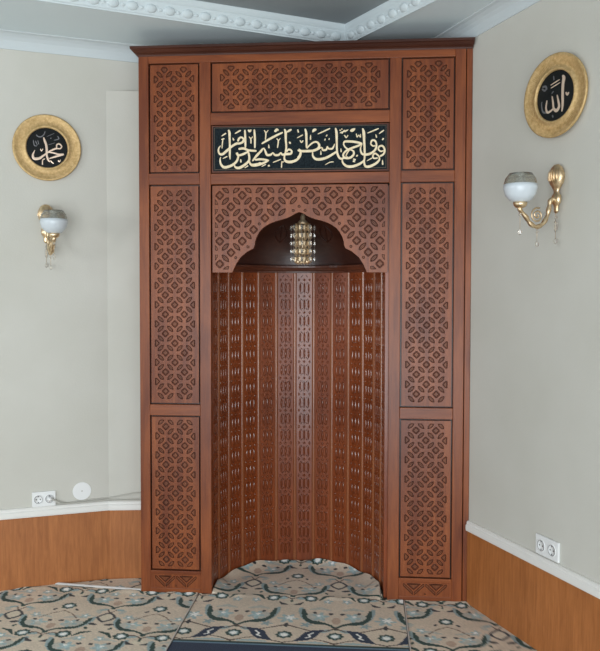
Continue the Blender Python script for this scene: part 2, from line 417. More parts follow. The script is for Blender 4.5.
mb.add([(S_-.004+d*.10, -d, z) for d, z in prof], [tuple(range(n))])
mb.build('crown_moulding', wood('crown_wood', (.045,.012,.006), (.08,.023,.011), (.12,.036,.017), False, .5, .05), NI, label='dark stepped moulding along the top')

H = .0464; gap = .0075
def side_panel(s, z0, z1, rows, zt, topclip, name='carved_panel', label=None):
    x0, x1 = sorted((s*C1, s*C2)); cx = (x0+x1)/2
    zt = zt; zb = zt - (rows-1)*H
    box = (cx-2.13*H, zb-topclip*H, cx+2.13*H, zt+topclip*H)
    sh = lattice(2, rows, H, H, cx, zt, 1, box)
    out = [(x0+gap, z0+gap), (x1-gap, z0+gap), (x1-gap, z1-gap), (x0+gap, z1-gap)]
    return carved(name, out, sh, NI, .0035, .018, WM3, label=label)
for s in (-1, 1):
    w = 'left' if s < 0 else 'right'
    side_panel(s, R1, R0, 11, (R0+R1)/2 + 5*H, .27, label='short pierced lattice panel at the top %s' % w)
    side_panel(s, R3, R2, 21, (R3+R2)/2 + 10*H, .98, label='tall lattice panel in the middle %s' % w)
    side_panel(s, R5, R4, 15, (R5+R4)/2 + 7*H, .72, label='lower lattice panel on the %s' % w)
    # foot strip with two V shaped half stars
    x0, x1 = sorted((s*C1, s*C2)); cx = (x0+x1)/2
    sh = []
    for c in (-1, 1):
        px_ = cx + c*.0525
        for k in (-1, 1):
            sh.append([(px_+k*.003, .026), (px_+k*.050, .070), (px_+k*.050, .082), (px_+k*.043, .082), (px_+k*.003, .043)])
        sh.append([(px_, .050), (px_+.033, .079), (px_+.030, .083), (px_-.030, .083), (px_-.033, .079)])
    sh.append([(cx-.006,.030),(cx+.006,.030),(cx,.040)])
    out = [(x0, .022), (x1, .022), (x1, .0885), (x0, .0885)]
    carved('foot_panel', out, sh, NI, .0015, .018, WM3, label='low carved strip with V shapes at the foot')
# band at the top
zc = (BX0+R0)/2
box = (-8.15*H, zc-2.2*H, 8.15*H, zc+2.2*H)
carved('carved_panel', [(-C3+gap,BX0+gap),(C3-gap,BX0+gap),(C3-gap,R0-gap),(-C3+gap,R0-gap)],
       lattice(8, 5, H, H, 0, zc+2*H, 1, box), NI, .0035, .018, WM3, label='wide lattice band above the calligraphy')

# arch panel
pxs = [(231.7,272.6),(235,265),(240,257.3),(246.7,251.7),(253.3,248.3),(254.6,245),(255,241.7),(256.4,237),(259.3,231.7),(262.5,228),(266.7,225),(271.5,222.5),(276.7,220.7),(282,219.3),(287.3,217.7),(291,216),(294.3,214),(297,212.6),(299.7,211.8)]
half = [((x-299.7)*.00471, 1.838-(y-212.3)*.00468) for x, y in pxs]
ZA = half[0][1]
outl = [(-C3+gap, ZA)] + half + [(-x, z) for x, z in half[::-1][1:]] + [(C3-gap, ZA), (C3-gap, R2-gap), (-C3+gap, R2-gap)]
HA = .0543; zt = 1.9215
box = (-7.42*HA, ZA+.014, 7.42*HA, zt+.66*HA)
sh = lattice(7, 7, HA, HA, 0, zt, 1, box, -1, 6)
def inside(p, poly):
    c = False; n = len(poly)
    for i in range(n):
        a, b = poly[i], poly[i-1]
        if (a[1] > p[1]) != (b[1] > p[1]) and p[0] < (b[0]-a[0])*(p[1]-a[1])/(b[1]-a[1]) + a[0]: c = not c
    return c
def distp(p, poly):
    best = 9
    for i in range(len(poly)):
        a = Vector(poly[i-1]); b = Vector(poly[i]); d = b-a; t = max(0, min(1, (Vector(p)-a).dot(d)/max(1e-9, d.length_squared)))
        best = min(best, (Vector(p)-a-d*t).length)
    return best
keep = []
for s in sh:
    mn = min(distp(p, outl) if inside(p, outl) else -1 for p in s)
    if mn > .0085: keep.append(s)
    else:
        c = (sum(p[0] for p in s)/len(s), sum(p[1] for p in s)/len(s))
        if area(s) > .0003 and inside(c, outl):
            for k in range(40):                                       # slide inwards a little, then a small dot remains
                d = distp(c, outl)
                if d > .017: break
                c = (c[0]*1.004, c[1]+.0008)
            dot = [(c[0]+.0075*math.cos(a), c[1]+.0075*math.sin(a)) for a in [2*PI*j/8 for j in range(8)]]
            if distp(c, outl) > .016 and inside(c, outl) and all(math.hypot(c[0]-sum(p[0] for p in q_)/len(q_), c[1]-sum(p[1] for p in q_)/len(q_)) > .03 for q_ in keep): keep.append(dot)
ok = []
for s in keep:                                                        # no two cuts may meet
    c = (sum(p[0] for p in s)/len(s), sum(p[1] for p in s)/len(s))
    if all(min(math.hypot(a[0]-b[0], a[1]-b[1]) for a in s for b in o_) > .002 for o_ in ok): ok.append(s)
carved('arch_panel', outl, ok, NI, .002, .020, WM3, g=.0064, dep=.0045, label='lobed arch panel pierced with diamonds and petals')

# inscription panel
mb = MB(); mb.box((-C3+.004, .004, INS1+.004), (C3-.004, TH, INS0-.004))
mb.build('inscription_frame', M['groove'], NI, bevel=.001)
mb = MB(); mb.box((-C3+.012, .001, INS1+.012), (C3-.012, .006, INS0-.011))
insc = mb.build('inscription_panel', M['slate'], NI, bevel=.001, label='dark slate calligraphy panel')

def catmull(pts, k=6):
    P = [np.array(p, float) for p in pts]
    if len(P) < 3: return [P[0] + (P[-1]-P[0])*t for t in np.linspace(0, 1, 5)]
    P = [2*P[0]-P[1]] + P + [2*P[-1]-P[-2]]; out = []
    for i in range(1, len(P)-2):
        for j in range(k):
            t = j/k; a, b, c, d = P[i-1:i+3]
            out.append(.5*((2*b)+(c-a)*t+(2*a-5*b+4*c-d)*t*t+(3*b-3*c+d-a)*t**3))
    out.append(P[-2]); return out
def ribbon(mb, pts3, y0, h, lift=.0004):
    """pts3: list of (x, z, width) in metres; ridge shaped stroke on a plate facing -y"""
    n = len(pts3)
    if n < 2: return
    L = []; Rr = []; C = []
    for i in range(n):
        p = pts3[i]; a = pts3[max(0, i-1)]; b = pts3[min(n-1, i+1)]
        dx, dz = b[0]-a[0], b[1]-a[1]; l = math.hypot(dx, dz) or 1e-9
        w = p[2]/2 * (.65 if i in (0, n-1) else 1); nx, nz = -dz/l*w, dx/l*w
        L.append((p[0]+nx, p[1]+nz)); Rr.append((p[0]-nx, p[1]-nz)); C.append((p[0], p[1]))
    v = []
    for i in range(n):
        v += [(L[i][0], y0, L[i][1]), (L[i][0], y0-h, L[i][1]), (C[i][0], y0-h-lift, C[i][1]), (Rr[i][0], y0-h, Rr[i][1]), (Rr[i][0], y0, Rr[i][1])]
    f = []
    for i in range(n-1):
        for k in range(4): f.append((i*5+k, (i+1)*5+k, (i+1)*5+k+1, i*5+k+1))
    f.append((0,1,2,3,4)); f.append(tuple((n-1)*5+k for k in (4,3,2,1,0)))
    mb.add(v, f)
def letters(name, strokes, ox, oy, sc, P, ang, loc, m, parent, y0, h, wk=1.0, mb=None, build=True):
    """strokes in enlarged measuring units (sc units per picture pixel, origin ox, oy)"""
    mb = mb or MB(); T = np.array([math.cos(ang), math.sin(ang), 0])
    def tr(x, y):
        q_ = on_plane(ox + x/sc, oy + y/sc, P, ang); return float((q_-loc) @ T), float(q_[2]-loc[2])
    for st in strokes:
        pts = catmull(st) if len(st) > 1 else [np.array(st[0]), np.array(st[0]) + np.array([3, 3, 0])]
        out = []
        for p in pts:
            x, z = tr(p[0], p[1]); x2, z2 = tr(p[0]+1, p[1]); out.append((x, z, p[2]*abs(math.hypot(x2-x, z2-z))*wk))
        ribbon(mb, out, y0, h)
    return mb.build(name, m, parent) if build else mb
SA = [[(198,95,18),(210,130,26),(212,200,22),(215,300,20),(214,400,20),(218,450,8)],
 [(310,235,18),(325,200,22),(350,185,18),(380,205,22),(370,240,24),(330,258,22),(290,262,24),(230,300,24),(180,345,26),(130,385,26),(95,385,22),(78,350,18),(85,310,14),(105,285,8)],
 [(115,170,10),(170,135,16)],[(112,212,14),(150,200,12)],[(132,205,10),(125,260,12),(120,320,8)],[(275,140,12),(345,100,18)],[(250,190,8),(262,222,20)],
 [(395,95,18),(400,200,22),(402,310,18)],[(508,90,18),(515,200,22),(515,315,16)],[(435,95,14),(452,112,24),(472,92,14)],[(445,178,10),(466,205,12),(468,260,14)],[(490,175,10),(466,205,10)],
 [(318,325,22),(380,318,24),(440,340,22),(535,348,22)],[(440,350,12),(400,375,22),(350,395,24),(310,400,18),(290,370,14)],
 [(305,365,12),(315,420,20),(290,480,24),(230,525,26),(150,545,28),(110,510,22),(98,460,16),(105,420,8)],
 [(430,345,18),(445,400,22),(445,460,22),(400,510,26),(330,550,28),(285,545,22),(268,520,10)],[(130,440,8),(185,413,14)],[(345,448,14),(348,487,16)],[(392,552,8),(435,525,14)],
 [(600,345,18),(545,392,22),(505,445,20),(485,470,12)],[(445,465,14),(470,512,24),(540,510,26),(590,492,24)]]
SB = [[(165,460,16),(70,448,22),(0,455,18)],[(168,458,16),(120,485,22),(60,508,26),(0,522,26),(-50,518,22)],
 [(-6,440,14),(30,400,20),(70,350,22),(105,318,14),(125,352,20),(145,395,24),(190,393,22),(215,370,12),(240,397,22),(285,395,22),(310,370,14),(330,393,22),(380,385,26),(430,380,24),(440,348,18),(405,330,20),(378,360,14)],
 [(165,270,8),(168,315,20)],[(80,262,16),(150,220,22),(250,165,22),(335,125,16)],[(235,118,20),(262,95,30),(285,100,10)],[(110,100,10),(130,135,14),(126,215,12)],[(160,98,8),(130,135,12)],
 [(260,200,10),(280,228,14),(270,312,12)],[(305,195,8),(280,228,12)],
 [(355,85,16),(368,130,26),(370,220,22),(376,300,20),(365,370,18),(352,430,18),(370,470,26),(430,480,28),(500,455,26),(540,410,22),(550,360,18),(528,322,12)],
 [(412,238,16),(426,262,22)],[(380,125,8),(410,105,24),(440,90,12)],[(513,90,12),(522,128,16)],[(505,192,8),(575,155,14)],[(540,220,12),(558,245,14),(578,222,12)],[(166,515,20),(168,535,26)],[(80,535,8),(132,508,12)],[(215,487,10),(312,448,12)],[(322,470,10),(318,550,14)],[(322,482,14),(350,478,8)],[(535,335,14),(565,350,22),(600,350,22)]]
SCc = [[(85,82,16),(98,130,24),(102,220,22),(103,315,18)],[(-4,340,18),(40,350,24),(110,350,26),(180,345,26),(240,320,26),(255,278,24),(228,242,20),(185,246,18),(140,280,16),(105,318,14)],[(30,355,16),(22,395,18),(-6,430,14)],
 [(240,325,20),(285,308,14),(300,338,20),(340,332,20),(352,295,10),(368,320,18),(410,320,20),(430,290,14),(440,262,8)],[(175,360,12),(180,410,20),(215,445,26),(280,446,28),(350,425,26),(420,385,24),(470,352,18)],
 [(450,72,16),(462,130,26),(465,230,22),(468,340,20),(480,400,22),(510,440,22),(560,430,20),(600,422,18)],[(338,160,22),(350,168,22)],[(318,210,22),(330,214,22)],[(368,203,20),(380,207,20)],[(238,145,12),(385,78,16)],[(175,125,8),(192,100,30),(222,88,16)],
 [(152,155,8),(150,215,18)],[(275,345,8),(275,395,18)],[(325,515,6),(380,485,10),(428,478,10)],[(515,318,8),(518,362,16)],[(500,105,12),(512,95,18)],[(522,80,10),(530,92,18)],[(548,100,18),(562,108,10)],[(526,140,16),(536,120,18)],[(558,158,8),(580,182,10),(602,162,8)],[(560,122,8),(600,95,12)]]
SD = [[(40,262,14),(60,236,22),(130,235,24),(210,245,24),(268,262,18)],[(266,258,14),(220,285,22),(150,310,22),(90,335,20),(55,365,20),(38,400,20),(60,432,22),(120,430,24),(163,392,22),(160,350,18),(120,335,14),(88,370,14),(70,412,12)],
 [(40,262,14),(60,300,16),(100,332,14)],[(25,440,12),(35,490,20),(80,530,26),(140,535,28),(210,515,26),(268,482,22),(295,450,16)],[(-4,440,16),(45,438,18)],
 [(272,75,14),(285,130,30),(290,230,24),(295,330,22),(296,420,20),(290,480,18),(305,530,24),(350,535,28),(420,505,26),(465,465,22),(472,425,16),(450,395,18),(418,378,18),(395,405,18),(405,436,16),(455,432,14)],
 [(425,285,12),(395,288,16),(370,262,16),(385,222,20),(418,225,20),(437,262,18),(430,320,22),(390,365,24),(330,390,26),(270,385,22),(248,345,18),(250,300,12),(268,265,8)],
 [(525,345,12),(488,352,16),(460,325,16),(475,292,18),(512,290,20),(536,335,20),(522,385,20),(480,412,20)],[(330,134,12),(465,78,16)],[(468,142,12),(528,98,14)],[(508,200,24),(522,212,26)],[(428,148,8),(440,190,16)],[(510,455,8),(512,515,20)],[(322,468,8),(385,432,14)],[(198,400,22),(210,412,24)],[(155,445,10),(185,452,12),(158,472,12),(182,480,8)],[(195,140,10),(205,180,12),(225,158,10),(245,182,12),(246,145,8)],[(50,158,8),(74,188,12),(96,158,8)],[(122,108,16),(148,100,34),(182,80,14)],[(0,132,16),(100,92,8)]]
mbL = MB(); P0 = np.array([0,.001,0]); Z3 = np.zeros(3)
for st, ox in ((SA,212),(SB,255),(SCc,298),(SD,340)):
    letters('', st, ox, 122, 12.0, P0, 0, Z3, None, None, .001, .0020, 1.12, mbL, False)
mbL.build('lettering', M['letter'], insc, label='cream and gold Arabic calligraphy')
mb = MB()
x0, x1, z0, z1 = -C3+.018, C3-.018, INS1+.017, INS0-.016
for a, b in (((x0,z0),(x1,z0+.0018)),((x0,z1),(x1,z1+.0018)),((x0,z0),(x0+.0018,z1)),((x1,z0),(x1+.0018,z1))): mb.box((a[0],-.0001,a[1]),(b[0],.002,b[1]))
mb.build('border_line', mat('dull_bronze_line', (.12,.09,.06), .4, .5), insc)

# niche interior
NX, NY, NR, NP = -.0140, .080, .4200, 13
ZP = 1.572
th = PI/NP; wP = 2*NR*math.sin(th/2)
rb = .0095
def plank_shapes(w, h):
    sh = []; P_ = .088; k = 0; z = h - .040
    while z > .05:
        sh.append(diamond(0, z, .0095))
        for s in (-1, 1):
            sh.append([(s*.029, z-.010), (s*.034, z-.006), (s*.034, z+.006), (s*.029, z+.010), (s*.020, z)][::s])
            sh.append(lens(s*.0225, z-P_/2, .058, .013, PI/2 + s*0.0, 6))
            sh.append(lens(s*.0135, z-.0165 if False else z-.019, .020, .0045, PI/2 - s*.75, 3))
            sh.append(lens(s*.0135, z+.019, .020, .0045, PI/2 + s*.75, 3))
        sh.append(lens(0, z-P_/2, .062, .0135, PI/2, 6))
        z -= P_
    return [s for s in sh if min(p[1] for p in s) > .01 and max(p[1] for p in s) < h-.006]
pw = wP - .012
first = None
for k in range(NP):
    a = PI - th*(k+.5)                                                # angle on the semicircle, left to right
    ra = NR*math.cos(th/2)
    if first is None:
        first = carved('plank', [(-pw/2,0),(pw/2,0),(pw/2,ZP),(-pw/2,ZP)], plank_shapes(pw, ZP), NI, 0, .012, [M['plank'], M['plank_groove'], M['plank_gloss']], g=.0022, dep=.0024, fld=.0006, pillow=.0032)
        o = first
    else:
        o = first.copy(); COL.objects.link(o); o.parent = NI
    o.location = (NX + ra*math.cos(a), NY + ra*math.sin(a), 0); o.rotation_euler = (0, 0, a - PI/2)
bead0 = None
for k in range(1, NP):
    a = PI - th*k
    if bead0 is None:
        mb = MB(); pr = []
        for j in range(9):
            t = PI*j/8; pr.append((rb*math.cos(t), -.007*math.sin(t)-.001))
        pr = [(rb, .010)] + pr + [(-rb, .010)]
        v = [(x, y, z) for z in (0, ZP) for x, y in pr]; n = len(pr)
        mb.add(v, [(i, n+i, n+i+1, i+1) for i in range(n-1)] + [tuple(range(n, 2*n))], 0, False)
        bead0 = mb.build('bead_strip', wood('bead_wood', (.22,.062,.020), (.34,.115,.040), (.44,.16,.06), True, .22, .5), NI); o = bead0
    else:
        o = bead0.copy(); COL.objects.link(o); o.parent = NI
    o.location = (NX + NR*math.cos(a), NY + NR*math.sin(a), 0); o.rotation_euler = (0, 0, a - PI/2)
# jamb boards between the front and the half circle
for s in (-1, 1):
    xi = NX + s*NR
    x0, x1 = sorted((xi, s*(C3+.004)))
    mb = MB(); mb.box((x0, TH, 0), (x1, NY+.004, R2-.01)); mb.build('jamb', M['plank'], NI, bevel=.001)
# cornice ring above the planks
prof = [(.000,ZP-.004),(.012,ZP-.004),(.014,ZP+.006),(.022,ZP+.010),(.026,ZP+.020),(.032,ZP+.024),(.032,ZP+.034),(.020,ZP+.038),(-.004,ZP+.038)]
mb = MB(); NS = 40; v = []; n = len(prof)
for k in range(NS+1):
    a = PI*k/NS
    for d, z in prof: v.append((NX + (NR-d)*math.cos(a), NY + (NR-d)*math.sin(a), z))
mb.add(v, [(k*n+i, (k+1)*n+i, (k+1)*n+i+1, k*n+i+1) for k in range(NS) for i in range(n-1)], 0, False)
mb.build('niche_cornice', wood('niche_cornice_wood', (.07,.02,.010), (.12,.035,.017), (.16,.05,.025), False, .25, .5), NI)
# half dome
mb = MB(); v = []; NU, NV = 36, 14; zb = ZP+.036; zh = .345
for j in range(NV+1):
    ph = PI/2*j/NV
    for i in range(NU+1):
        a = PI*i/NU; r = NR*math.cos(ph)
        v.append((NX + r*math.cos(a), NY + r*math.sin(a), zb + zh*math.sin(ph)))
mb.add(v, [(j*(NU+1)+i, (j+1)*(NU+1)+i, (j+1)*(NU+1)+i+1, j*(NU+1)+i+1) for j in range(NV) for i in range(NU)], 0, True)
# straight barrel between the dome and the arch panel
v = []
for j in range(NU+1):
    a = PI*j/NU; v += [(NX + NR*math.cos(a), TH-.004, zb + zh*math.sin(a)), (NX + NR*math.cos(a), NY, zb + zh*math.sin(a))]
mb.add(v, [(2*j, 2*j+2, 2*j+3, 2*j+1) for j in range(NU)], 0, True)
# faint carved leaves on the vault
for s in (-1, 1):
    for k, (aa, pz) in enumerate(((.62,.17),(.30,.12))):
        a = PI/2 + s*aa*1.1
        for t_ in (-1, 0, 1):
            pts = []
            for q_ in range(7):
                u = q_/6; zz = pz + u*.09; ph = math.asin(min(.98, zz/zh)); r = (NR-.003)*math.cos(ph)
                aa2 = a + t_*.09*math.sin(u*PI)
                pts.append((NX + r*math.cos(aa2), NY + r*math.sin(aa2), zb + zz))
            mb.tube(pts, [.001,.003,.004,.004,.004,.003,.001], 5)
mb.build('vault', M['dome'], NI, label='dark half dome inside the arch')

# ------------------------------------------------------------------ hanging lamp in the niche
lp = (.001, .20, 0)
LMP = tag(empty('hanging_lamp', (lp[0], lp[1], 1.603)), 'small gold and crystal cylinder lamp hanging inside the niche arch', 'lamp')
mb = MB()
mb.tube([(0,0,.20),(0,0,.331)], .0022, 6)
mb.build('chain', M['brass'], LMP)
mb = MB(); mb.lathe([(0,.250),(.006,.250),(.010,.243),(.013,.234),(.012,.222),(.020,.214),(.026,.208),(.027,.203),(0,.203)], n=18)
mb.build('cap', M['lampbead'], LMP)
mb = MB()
for z, r in ((.200,.036),(.150,.036),(.100,.036),(.050,.036),(.006,.036)):
    mb.tube([(r*math.cos(a), r*math.sin(a), z) for a in [2*PI*k/24 for k in range(25)]], .0022, 6, cap=False)
for z in (.180,.03):
    for k in range(6):
        a = 2*PI*k/6; mb.tube([(.0,0,z),(.058*math.cos(a), .058*math.sin(a), z)], .0014, 5)
mb.tube([(0,0,.01),(0,0,.205)], .005, 8)
for k in range(12):
    a = 2*PI*k/12; mb.tube([(.036*math.cos(a), .036*math.sin(a), .004),(.036*math.cos(a), .036*math.sin(a), .203)], .0012, 5)
mb.build('frame', M['brass'], LMP)
def octa(mb, c, r, h, n=6, m=0):
    v = [(c[0]+r*math.cos(2*PI*k/n), c[1]+r*math.sin(2*PI*k/n), c[2]+dz) for dz in (h*.22, -h*.22) for k in range(n)] + [(c[0],c[1],c[2]+h/2), (c[0],c[1],c[2]-h/2)]
    f = [(k, (k+1)%n, n+(k+1)%n, n+k)[::-1] for k in range(n)] + [(k, (k+1)%n, 2*n) for k in range(n)] + [(n+(k+1)%n, n+k, 2*n+1) for k in range(n)]
    mb.add(v, f, m)
for rr, cnt, mm, lb, rad, hgt in ((.037, 10, 'lampbead', None, .0088, .041), (.058, 8, 'crystal', 'clear outer crystal strand', .0055, .030)):
    mb = MB(); mb.tube([(rr, 0, .008), (rr, 0, .196)], .0008, 5)
    for t in range(5): octa(mb, (rr, 0, .024 + t*.039), rad, hgt)
    st0 = mb.build('crystal_strand', M[mm], LMP, label=lb)
    for k in range(1, cnt):
        o = st0.copy(); COL.objects.link(o); o.parent = LMP; o.rotation_euler = (0, 0, 2*PI*k/cnt)
mb = MB()
for k in range(10):
    a = 2*PI*k/10; octa(mb, (.026*math.cos(a), .026*math.sin(a), .012), .007, .030)
mb.build('bottom_drops', M['lampbead'], LMP)

# ------------------------------------------------------------------ round wall plates
def wall_plate(P, T, N, ang, px, py, rad, strokes, dim, ox, oy, sc, label, rimlab, dx=0):
    c = on_plane(px, py, P, ang) + N*dx*.14; ang = ang + dx; N = np.array([math.sin(ang), -math.cos(ang), 0]); P = c; loc = Vector((c[0], c[1], c[2]))
    t = empty('wall_plate', loc, ang); tag(t, label, 'wall plate')
    k = rad
    mb = MB()
    mb.lathe([(k*.60,.004),(k*.60,.016),(k*.63,.020),(k*.66,.018),(k*.70,.013),(k*.80,.012),(k*.92,.016),(k*.97,.020),(k,.018),(k*1.0,.013),(k*.985,.008),(k*.9,.002),(k*.5,.001)], n=64, axis='y')
    for j in range(120):                                              # fine ribs round the rim
        a = 2*PI*j/120
        mb.tube([(k*.72*math.cos(a), -.0125, k*.72*math.sin(a)),(k*.84*math.cos(a), -.0135, k*.84*math.sin(a)),(k*.95*math.cos(a), -.0175, k*.95*math.sin(a))], .0011, 4, cap=False)
    mb.build('rim', M['rimgold'], t, label=rimlab)
    mb = MB(); mb.lathe([(0,.009),(k*.60,.009)], n=48, axis='y'); 
    disc = mb.build('disc', M['black'], t, label='black centre')
    Pp = np.array(P) + N*.009
    lm = letters('', strokes, ox, oy, sc, Pp, ang, np.array(loc), None, None, -.009, .0022, 1.0, None, False)
    n0 = len(lm.f)
    letters('', dim, ox, oy, sc, Pp, ang, np.array(loc), None, None, -.009, .0008, 1.0, lm, False)
    for q_ in range(n0, len(lm.f)): lm.m[q_] = 1
    lm.build('lettering', [M['letter2'], M['letter3']], disc)
    return t
SM = [[(248,165,14),(262,210,28),(278,250,30),(290,320,30),(290,400,26),(308,460,26),(330,495,10)],[(132,335,8),(105,400,26),(122,447,36),(190,445,34),(250,405,24),(320,355,20),(400,318,22),(432,312,18)],
 [(425,312,14),(422,268,18),(455,252,18),(488,285,18),(470,315,16),(432,315,14)],[(305,362,14),(380,372,20),(450,392,24),(518,392,26)],[(518,395,14),(420,418,26),(320,448,12)],[(262,450,12),(236,470,14),(233,532,14)],[(240,462,12),(268,452,10)],[(340,475,12),(368,505,14),(385,515,8)],[(442,470,10),(458,490,14),(475,462,10)],[(205,318,12),(220,346,14),(240,318,12)]]
SMd = [[(150,130,14),(170,150,14),(210,158,16),(250,130,14),(268,85,12)],[(290,155,8),(390,112,8)],[(310,265,8),(400,238,8)],[(340,172,20),(350,182,20)],[(385,205,10),(450,185,14),(435,148,10)],[(110,200,12),(125,270,14),(160,280,12)],[(140,210,12),(165,270,12)],[(170,205,10),(185,260,10)]]
wall_plate(LA, LT, LN, TL, 47, 148.3, .161, SM, SMd, 25, 125, 13.333, 'round gold-rimmed plate with black centre on the left wall above the wall lamp', 'ribbed pale gold rim')
SR = [[(335,112,14),(348,140,30),(340,200,26),(335,300,24),(335,420,22),(326,505,8)],[(275,325,10),(288,390,18),(296,450,22),(268,495,26),(238,470,18),(230,400,16),(220,340,10)],[(232,475,12),(205,500,16),(170,515,18),(155,465,14),(165,385,10)],[(205,220,8),(302,158,8)],[(208,252,8),(308,190,8)],[(370,295,12),(385,322,16),(402,295,12)]]
SRd = [[(165,518,16),(120,510,14),(105,440,10),(110,400,8)],[(235,120,10),(240,165,12)],[(215,310,8),(235,285,8)],[(222,545,14),(230,570,12)],[(115,240,14),(150,235,16),(160,270,16)],[(110,260,14),(140,280,14),(165,245,12)]]
wall_plate(RA, RT, RN, TR, 561.5, 96.5, .160, SR, SRd, 532, 65, 10.85, 'round gold-rimmed plate with black centre on the right wall above the wall lamp', 'brushed darker gold rim', math.radians(8))

# ------------------------------------------------------------------ wall lamps
def sconce(P, T, N, ang, px, py, lab, yaw=0, dd=.0):
    c = on_plane(px, py, P, ang)
    t = empty('wall_lamp', (c[0], c[1], c[2]), ang); tag(t, lab, 'wall lamp')
    def rot(p):                                                       # arm swings about the bracket
        cs, sn = math.cos(yaw), math.sin(yaw); return (p[0]*cs - p[1]*sn, p[0]*sn + p[1]*cs, p[2])
    mb = MB()                                                         # local -y points into the room; z=0 at the bracket band
    mb.lathe([(0,.152),(.014,.150),(.028,.138),(.037,.120),(.039,.100),(.034,.080),(.020,.062),(.013,.050),(.014,.040),(.022,.032),(.024,.018),(.022,.004),(.014,-.004),(.010,-.018),(.012,-.028),(.006,-.036),(0,-.038)], (0,-.020,0), 20, sy=.62)
    for j in range(9):
        a = PI + PI*(j+.5)/9
        mb.tube([( .010*math.cos(a), -.020+.008*math.sin(a), .147),(.034*math.cos(a),-.020+.024*math.sin(a),.122),(.0385*math.cos(a),-.020+.026*math.sin(a),.098),(.018*math.cos(a),-.020+.012*math.sin(a),.063)], [.001,.003,.003,.001], 5)
    mb.build('wall_mount', M['brass'], t, label='leaf shaped brass wall mount')
    mb = MB(); R_ = .186
    arm = [(0,-.026,.014),(0,-.044,.016),(0,-.052,-.008),(0,-.060,-.045),(0,-.080,-.078),(0,-.108,-.092),(0,-.138,-.082),(0,-.158,-.058),(0,-R_,-.030),(0,-R_,-.010)]
    arm = [tuple(x) for x in catmull(arm, 4)]
    mb.tube([rot(p) for p in arm], [.0085 + .0015*math.sin(i*1.4) for i in range(len(arm))], 8)
    sp = [(0, -.108 + .030*(1-k/26)*math.cos(k*.55+1.2), -.048 + .030*(1-k/26)*math.sin(k*.55+1.2)) for k in range(24)]
    mb.tube([rot(p) for p in sp], .0032, 6)
    mb.build('arm', M['brass'], t, label='curled brass arm')
    g = rot((0,-R_,0)); gx, gy = g[0], g[1]; GZ = -.030
    mb = MB(); mb.lathe([(.004,.006),(.016,.008),(.024,.016),(.027,.028),(.022,.030),(0,.030)], (gx,gy,GZ), 20)
    mb.build('cup', M['brass'], t)
    mb = MB(); mb.lathe([(.018,.028),(.040,.036),(.056,.055),(.064,.080),(.063,.096),(.061,.096),(.061,.080),(.053,.058),(.038,.042),(.0,.036)], (gx,gy,GZ), 28)
    sh_ = mb.build('shade', M['opal'], t, label='white opal glass globe')
    mb = MB(); mb.lathe([(.063,.096),(.057,.118),(.044,.137),(.042,.137),(.055,.117),(.061,.096)], (gx,gy,GZ), 28); mb.build('rim_band', M['etched'], sh_, label='greyish etched glass band')
    mb = MB(); mb.lathe([(0,.038),(.012,.040),(.014,.06),(.020,.078),(.022,.098),(.016,.116),(.006,.124),(0,.125)], (gx,gy,GZ), 16); mb.build('bulb', M['opal'], t)
    for (x, y, z, L) in ((0,-R_,-.030,.075),(0,-.108,-.094,.055),(0,-.022,-.036,.100)):
        x, y, z = rot((x,y,z)) if y < -.05 else (x,y,z)
        mb = MB(); mb.tube([(x,y,z+.006),(x,y,z-L)], .0008, 5, 0)
        if y < -.05 or True:
            octa(mb, (x,y,z-L-.010), .0075, .024, 6, 1); octa(mb, (x,y,z-.018), .0055, .014, 6, 1)
            if abs(y) < .05: octa(mb, (x,y,z-.050), .0065, .055, 6, 1)
        mb.build('crystal_drop', [M['brass'], M['crystal']], t)
    return t
sconce(LA, LT, LN, TL, 46, 236, 'brass wall lamp with opal globe on the left wall, seen almost head on', yaw=math.radians(9))
sconce(RA, RT, RN, TR, 560.5, 204, 'brass wall lamp with opal globe on the right wall, curled arm seen from the side', yaw=0)

# ------------------------------------------------------------------ sockets, cover, cables
def socket(P, T, N, ang, s, z, w, h, lab, plug=False):
    c = P + T*s; t = empty('wall_socket', (c[0], c[1], z), ang); tag(t, lab, 'socket', None)
    mb = MB(); mb.box((-w/2,-.011,-h/2),(w/2,0,h/2)); mb.build('cover_plate', M['plastic'], t, bevel=.003)
    for k in (-1, 1):
        mb = MB(); cx = k*w*.235; r = h*.27
        mb.lathe([(r*1.12,.011),(r*1.12,.0135),(r,.0135),(r*.94,.0115),(0,.0115)], (cx,0,0), 24, axis='y')
        o = mb.build('outlet', M['plastic'], t)
        mb = MB()
        mb.lathe([(r*1.0,.0137),(r*.93,.0137)], (cx,0,0), 24, axis='y')
        for dx in (-.0095,.0095): mb.lathe([(.0032,.0120),(0,.0121)], (cx+dx,0,0), 10, axis='y')
        mb.box((cx-.002,-.0125,r*.62),(cx+.002,-.0115,r*.85)); mb.box((cx-.002,-.0125,-r*.85),(cx+.002,-.0115,-r*.62))
        mb.build('contact_holes', M['hole'], o)
    if plug:
        mb = MB(); mb.lathe([(0,.036),(.008,.036),(.011,.030),(.013,.013)], (w*.235,0,0), 14, axis='y'); mb.build('plug', M['plastic'], t)
    return t
socket(LA, LT, LN, TL, .209, .434, .112, .074, 'white double wall socket with a plug above the left chair rail', True)
socket(RA, RT, RN, TR, .577, .437, .142, .080, 'white double wall socket just above the right chair rail')
c = LA + LT*.392
t = empty('junction_cover', (c[0], c[1], .457), TL); tag(t, 'round white cover disc on the left wall beside the socket', 'wall cover')
mb = MB(); mb.lathe([(.045,0),(.045,.0028)], n=36, axis='y'); mb.lathe([(.045,.0028),(0,.0029)], n=36, axis='y'); mb.build('cover', M['plastic'], t)
mb = MB(); mb.lathe([(.0035,.0030),(.003,.0036),(0,.0036)], n=12, axis='y'); mb.build('screw', M['cable'], t)
def wallp(s, d, z): p = LA + LT*s + LN*d; return (p[0], p[1], z)
